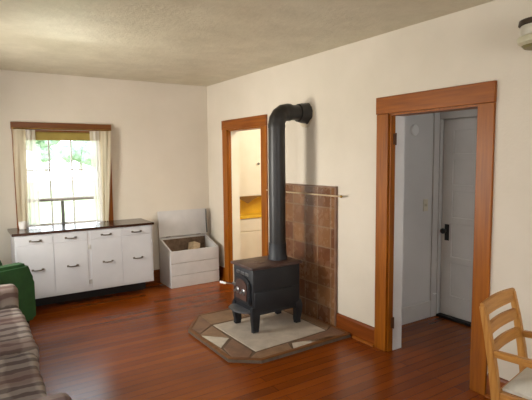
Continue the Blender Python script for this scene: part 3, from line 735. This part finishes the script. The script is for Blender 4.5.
# ---------------------------------------------------------------- kitchen cupboard beyond the left doorway
KF = 5.70
kc = thing('kitchen_cupboard', 'tall cream cupboard with yellow niche seen through the left doorway', 'cupboard', (3.6, 5.85, 0))
k0, k1 = 3.175, 4.20
bm = new()
bx(bm, k0, KF, 0, k0+.075, 6.04, 2.3); bx(bm, k1-.06, KF, 0, k1, 6.04, 2.3)
bx(bm, k0+.075, KF+.02, 1.115, k1-.06, 6.04, 2.3); bx(bm, k0+.075, KF+.02, 0, k1-.06, 6.04, .80)
build('carcass', bm, 'cream', kc)
bm = new(); bx(bm, k0+.075, KF+.20, .84, k1-.06, KF+.215, 1.1145); build('niche_back', bm, 'yellow', kc)
bm = new(); bx(bm, k0+.076, KF-.015, .801, k1-.061, KF+.1995, .839, bev=.003); build('counter', bm, 'yellow', kc)
bm = new()
for a, b in ((k0+.08, 3.64), (3.65, k1-.065)): bx(bm, a, KF, 1.118, b, KF+.0195, 2.25, bev=.004)
ud = build('upper_door', bm, 'cream', kc)
bm = new(); lathe(bm, (3.585, KF, 1.572), [(.009, 0), (.008, -.014), (.017, -.02), (.018, -.028), (.008, -.034)], 'y', 16); build('knob', bm, 'pull', ud, True)
bm = new(); extrude_profile(bm, [(k0+.08, KF+.004, 1.114)]+[(k0+.08+.40*k/16, KF+.004, 1.114-.022-.085*max(0, 1-abs(k-6.5)/6.5)**1.4) for k in range(17)]+[(k0+.48, KF+.004, 1.114)], (0, .012, 0)); build('scalloped_bracket', bm, 'brown', kc)
for z0, z1 in ((.62, .79), (.12, .605)):
    for a, b in ((k0+.08, 3.64), (3.65, k1-.065)):
        bm = new(); bx(bm, a, KF+.002, z0, b, KF+.0195, z1, bev=.004); build('lower_front', bm, 'cream', kc)

# ---------------------------------------------------------------- outdoors behind the window
bm = new(); bx(bm, -30, B+WT+.3, -.9, 30, 60, -.8); struct('ground', bm, 'grass', label='pale grass outside the window', cat='ground')
from mathutils import noise as N
def tree(x, y, h, r, label, seed):
    root = thing('tree', label, 'tree', (x, y, -.8), 'trees outside the window')
    bm = new(); tube(bm, [(x, y, -.8), (x+.1, y, h*.35), (x, y+.1, h*.7)], [r*.12, r*.09, r*.04], 10); build('trunk', bm, 'trunk', root, True)
    bm = new(); rnd = random.Random(seed)
    for k in range(9):
        b = new(); bmesh.ops.create_icosphere(b, subdivisions=3, radius=r*rnd.uniform(.35, .6))
        c = Vector((x+rnd.uniform(-.6, .6)*r, y+rnd.uniform(-.6, .6)*r, h*rnd.uniform(.45, .95)))
        for v in b.verts: v.co = c+v.co*(1+.35*N.noise(v.co*3+Vector((seed, k, 0))))
        merge(bm, b)
    build('foliage', bm, 'leaf', root)
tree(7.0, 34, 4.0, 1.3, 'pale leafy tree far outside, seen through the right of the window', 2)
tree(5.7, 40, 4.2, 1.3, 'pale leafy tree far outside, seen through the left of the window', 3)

# ---------------------------------------------------------------- light
w = bpy.data.worlds.new('sky'); S.world = w; w.use_nodes = True
nt = w.node_tree; bg = nt.nodes['Background']
tc = nt.nodes.new('ShaderNodeTexCoord'); sx = nt.nodes.new('ShaderNodeSeparateXYZ'); nt.links.new(tc.outputs['Generated'], sx.inputs[0])
nt.links.new(ramp(nt, sx.outputs['Z'], [(0, (.93, .96, 1, 1)), (.4, (.8, .9, 1, 1)), (1, (.6, .78, 1, 1))]), bg.inputs['Color'])
bg.inputs['Strength'].default_value = 9
def area(name, loc, rot, sx_, sy_, power, col=(1, 1, 1), spread=math.pi):
    l = bpy.data.lights.new(name, 'AREA'); l.shape = 'RECTANGLE'; l.size = sx_; l.size_y = sy_; l.energy = power; l.color = col; l.spread = spread
    o = bpy.data.objects.new(name, l); COL.objects.link(o); o.location = loc; o.rotation_euler = rot; return o
R = math.radians
area('daylight_left_window', (LX-.2, 4.45, 1.45), (0, R(-90), 0), 1.2, .7, 62, (1, .95, .86), R(120))
area('daylight_left_near_window', (LX-.2, 1.7, 1.45), (0, R(-90), 0), 1.2, 1.0, 15, (1, .95, .86))
area('daylight_front_window', (1.1, FY-.2, 1.45), (R(90), 0, 0), 1.8, 1.3, 34, (1, .94, .85))
area('kitchen_fill', (4.0, 4.2, 2.5), (R(25), 0, 0), 1.2, 1.0, 66, (1, .93, .8))  # added area lamp brightens the kitchen, which has no window
area('hall_daylight', (3.6, -1.2, 2.0), (R(75), 0, 0), .8, 1.2, 30, (.84, .92, 1))
d = Vector((.85, 5.25, CZ))-Vector((1.15, 6.62, .68))
area('ceiling_bounce_fill', (1.15, 6.62, .68), d.to_track_quat('-Z', 'Y').to_euler(), .5, .12, 11, (1, .97, .88), R(50))  # added lamp hidden below the sill imitates sun bounced onto the ceiling
for nm, loc, rot, a, b in (('back_window_portal', (1.07, B+WT+.02, 1.43), (R(-90), 0, 0), .94, 1.14),):
    o = area(nm, loc, rot, a, b, 1); o.data.cycles.is_portal = True

# ---------------------------------------------------------------- camera
cam = bpy.data.cameras.new('camera'); co = bpy.data.objects.new('camera', cam); COL.objects.link(co)
yaw, pitch, roll = R(33.13368), R(5.08196), R(-.57874)
F = Vector((math.sin(yaw)*math.cos(pitch), math.cos(yaw)*math.cos(pitch), -math.sin(pitch)))
r0 = Vector((math.cos(yaw), -math.sin(yaw), 0)); u0 = r0.cross(F)
r1 = r0*math.cos(roll)+u0*math.sin(roll); u1 = u0*math.cos(roll)-r0*math.sin(roll)
mt = Matrix((r1, u1, -F)).transposed().to_4x4(); mt.translation = (0, 0, 1.65)
co.matrix_world = mt
cam.sensor_width = 36; cam.lens = 471.288/532*36; cam.clip_start = .05
S.camera = co
S.view_settings.view_transform = 'Standard'; S.view_settings.exposure = -.42
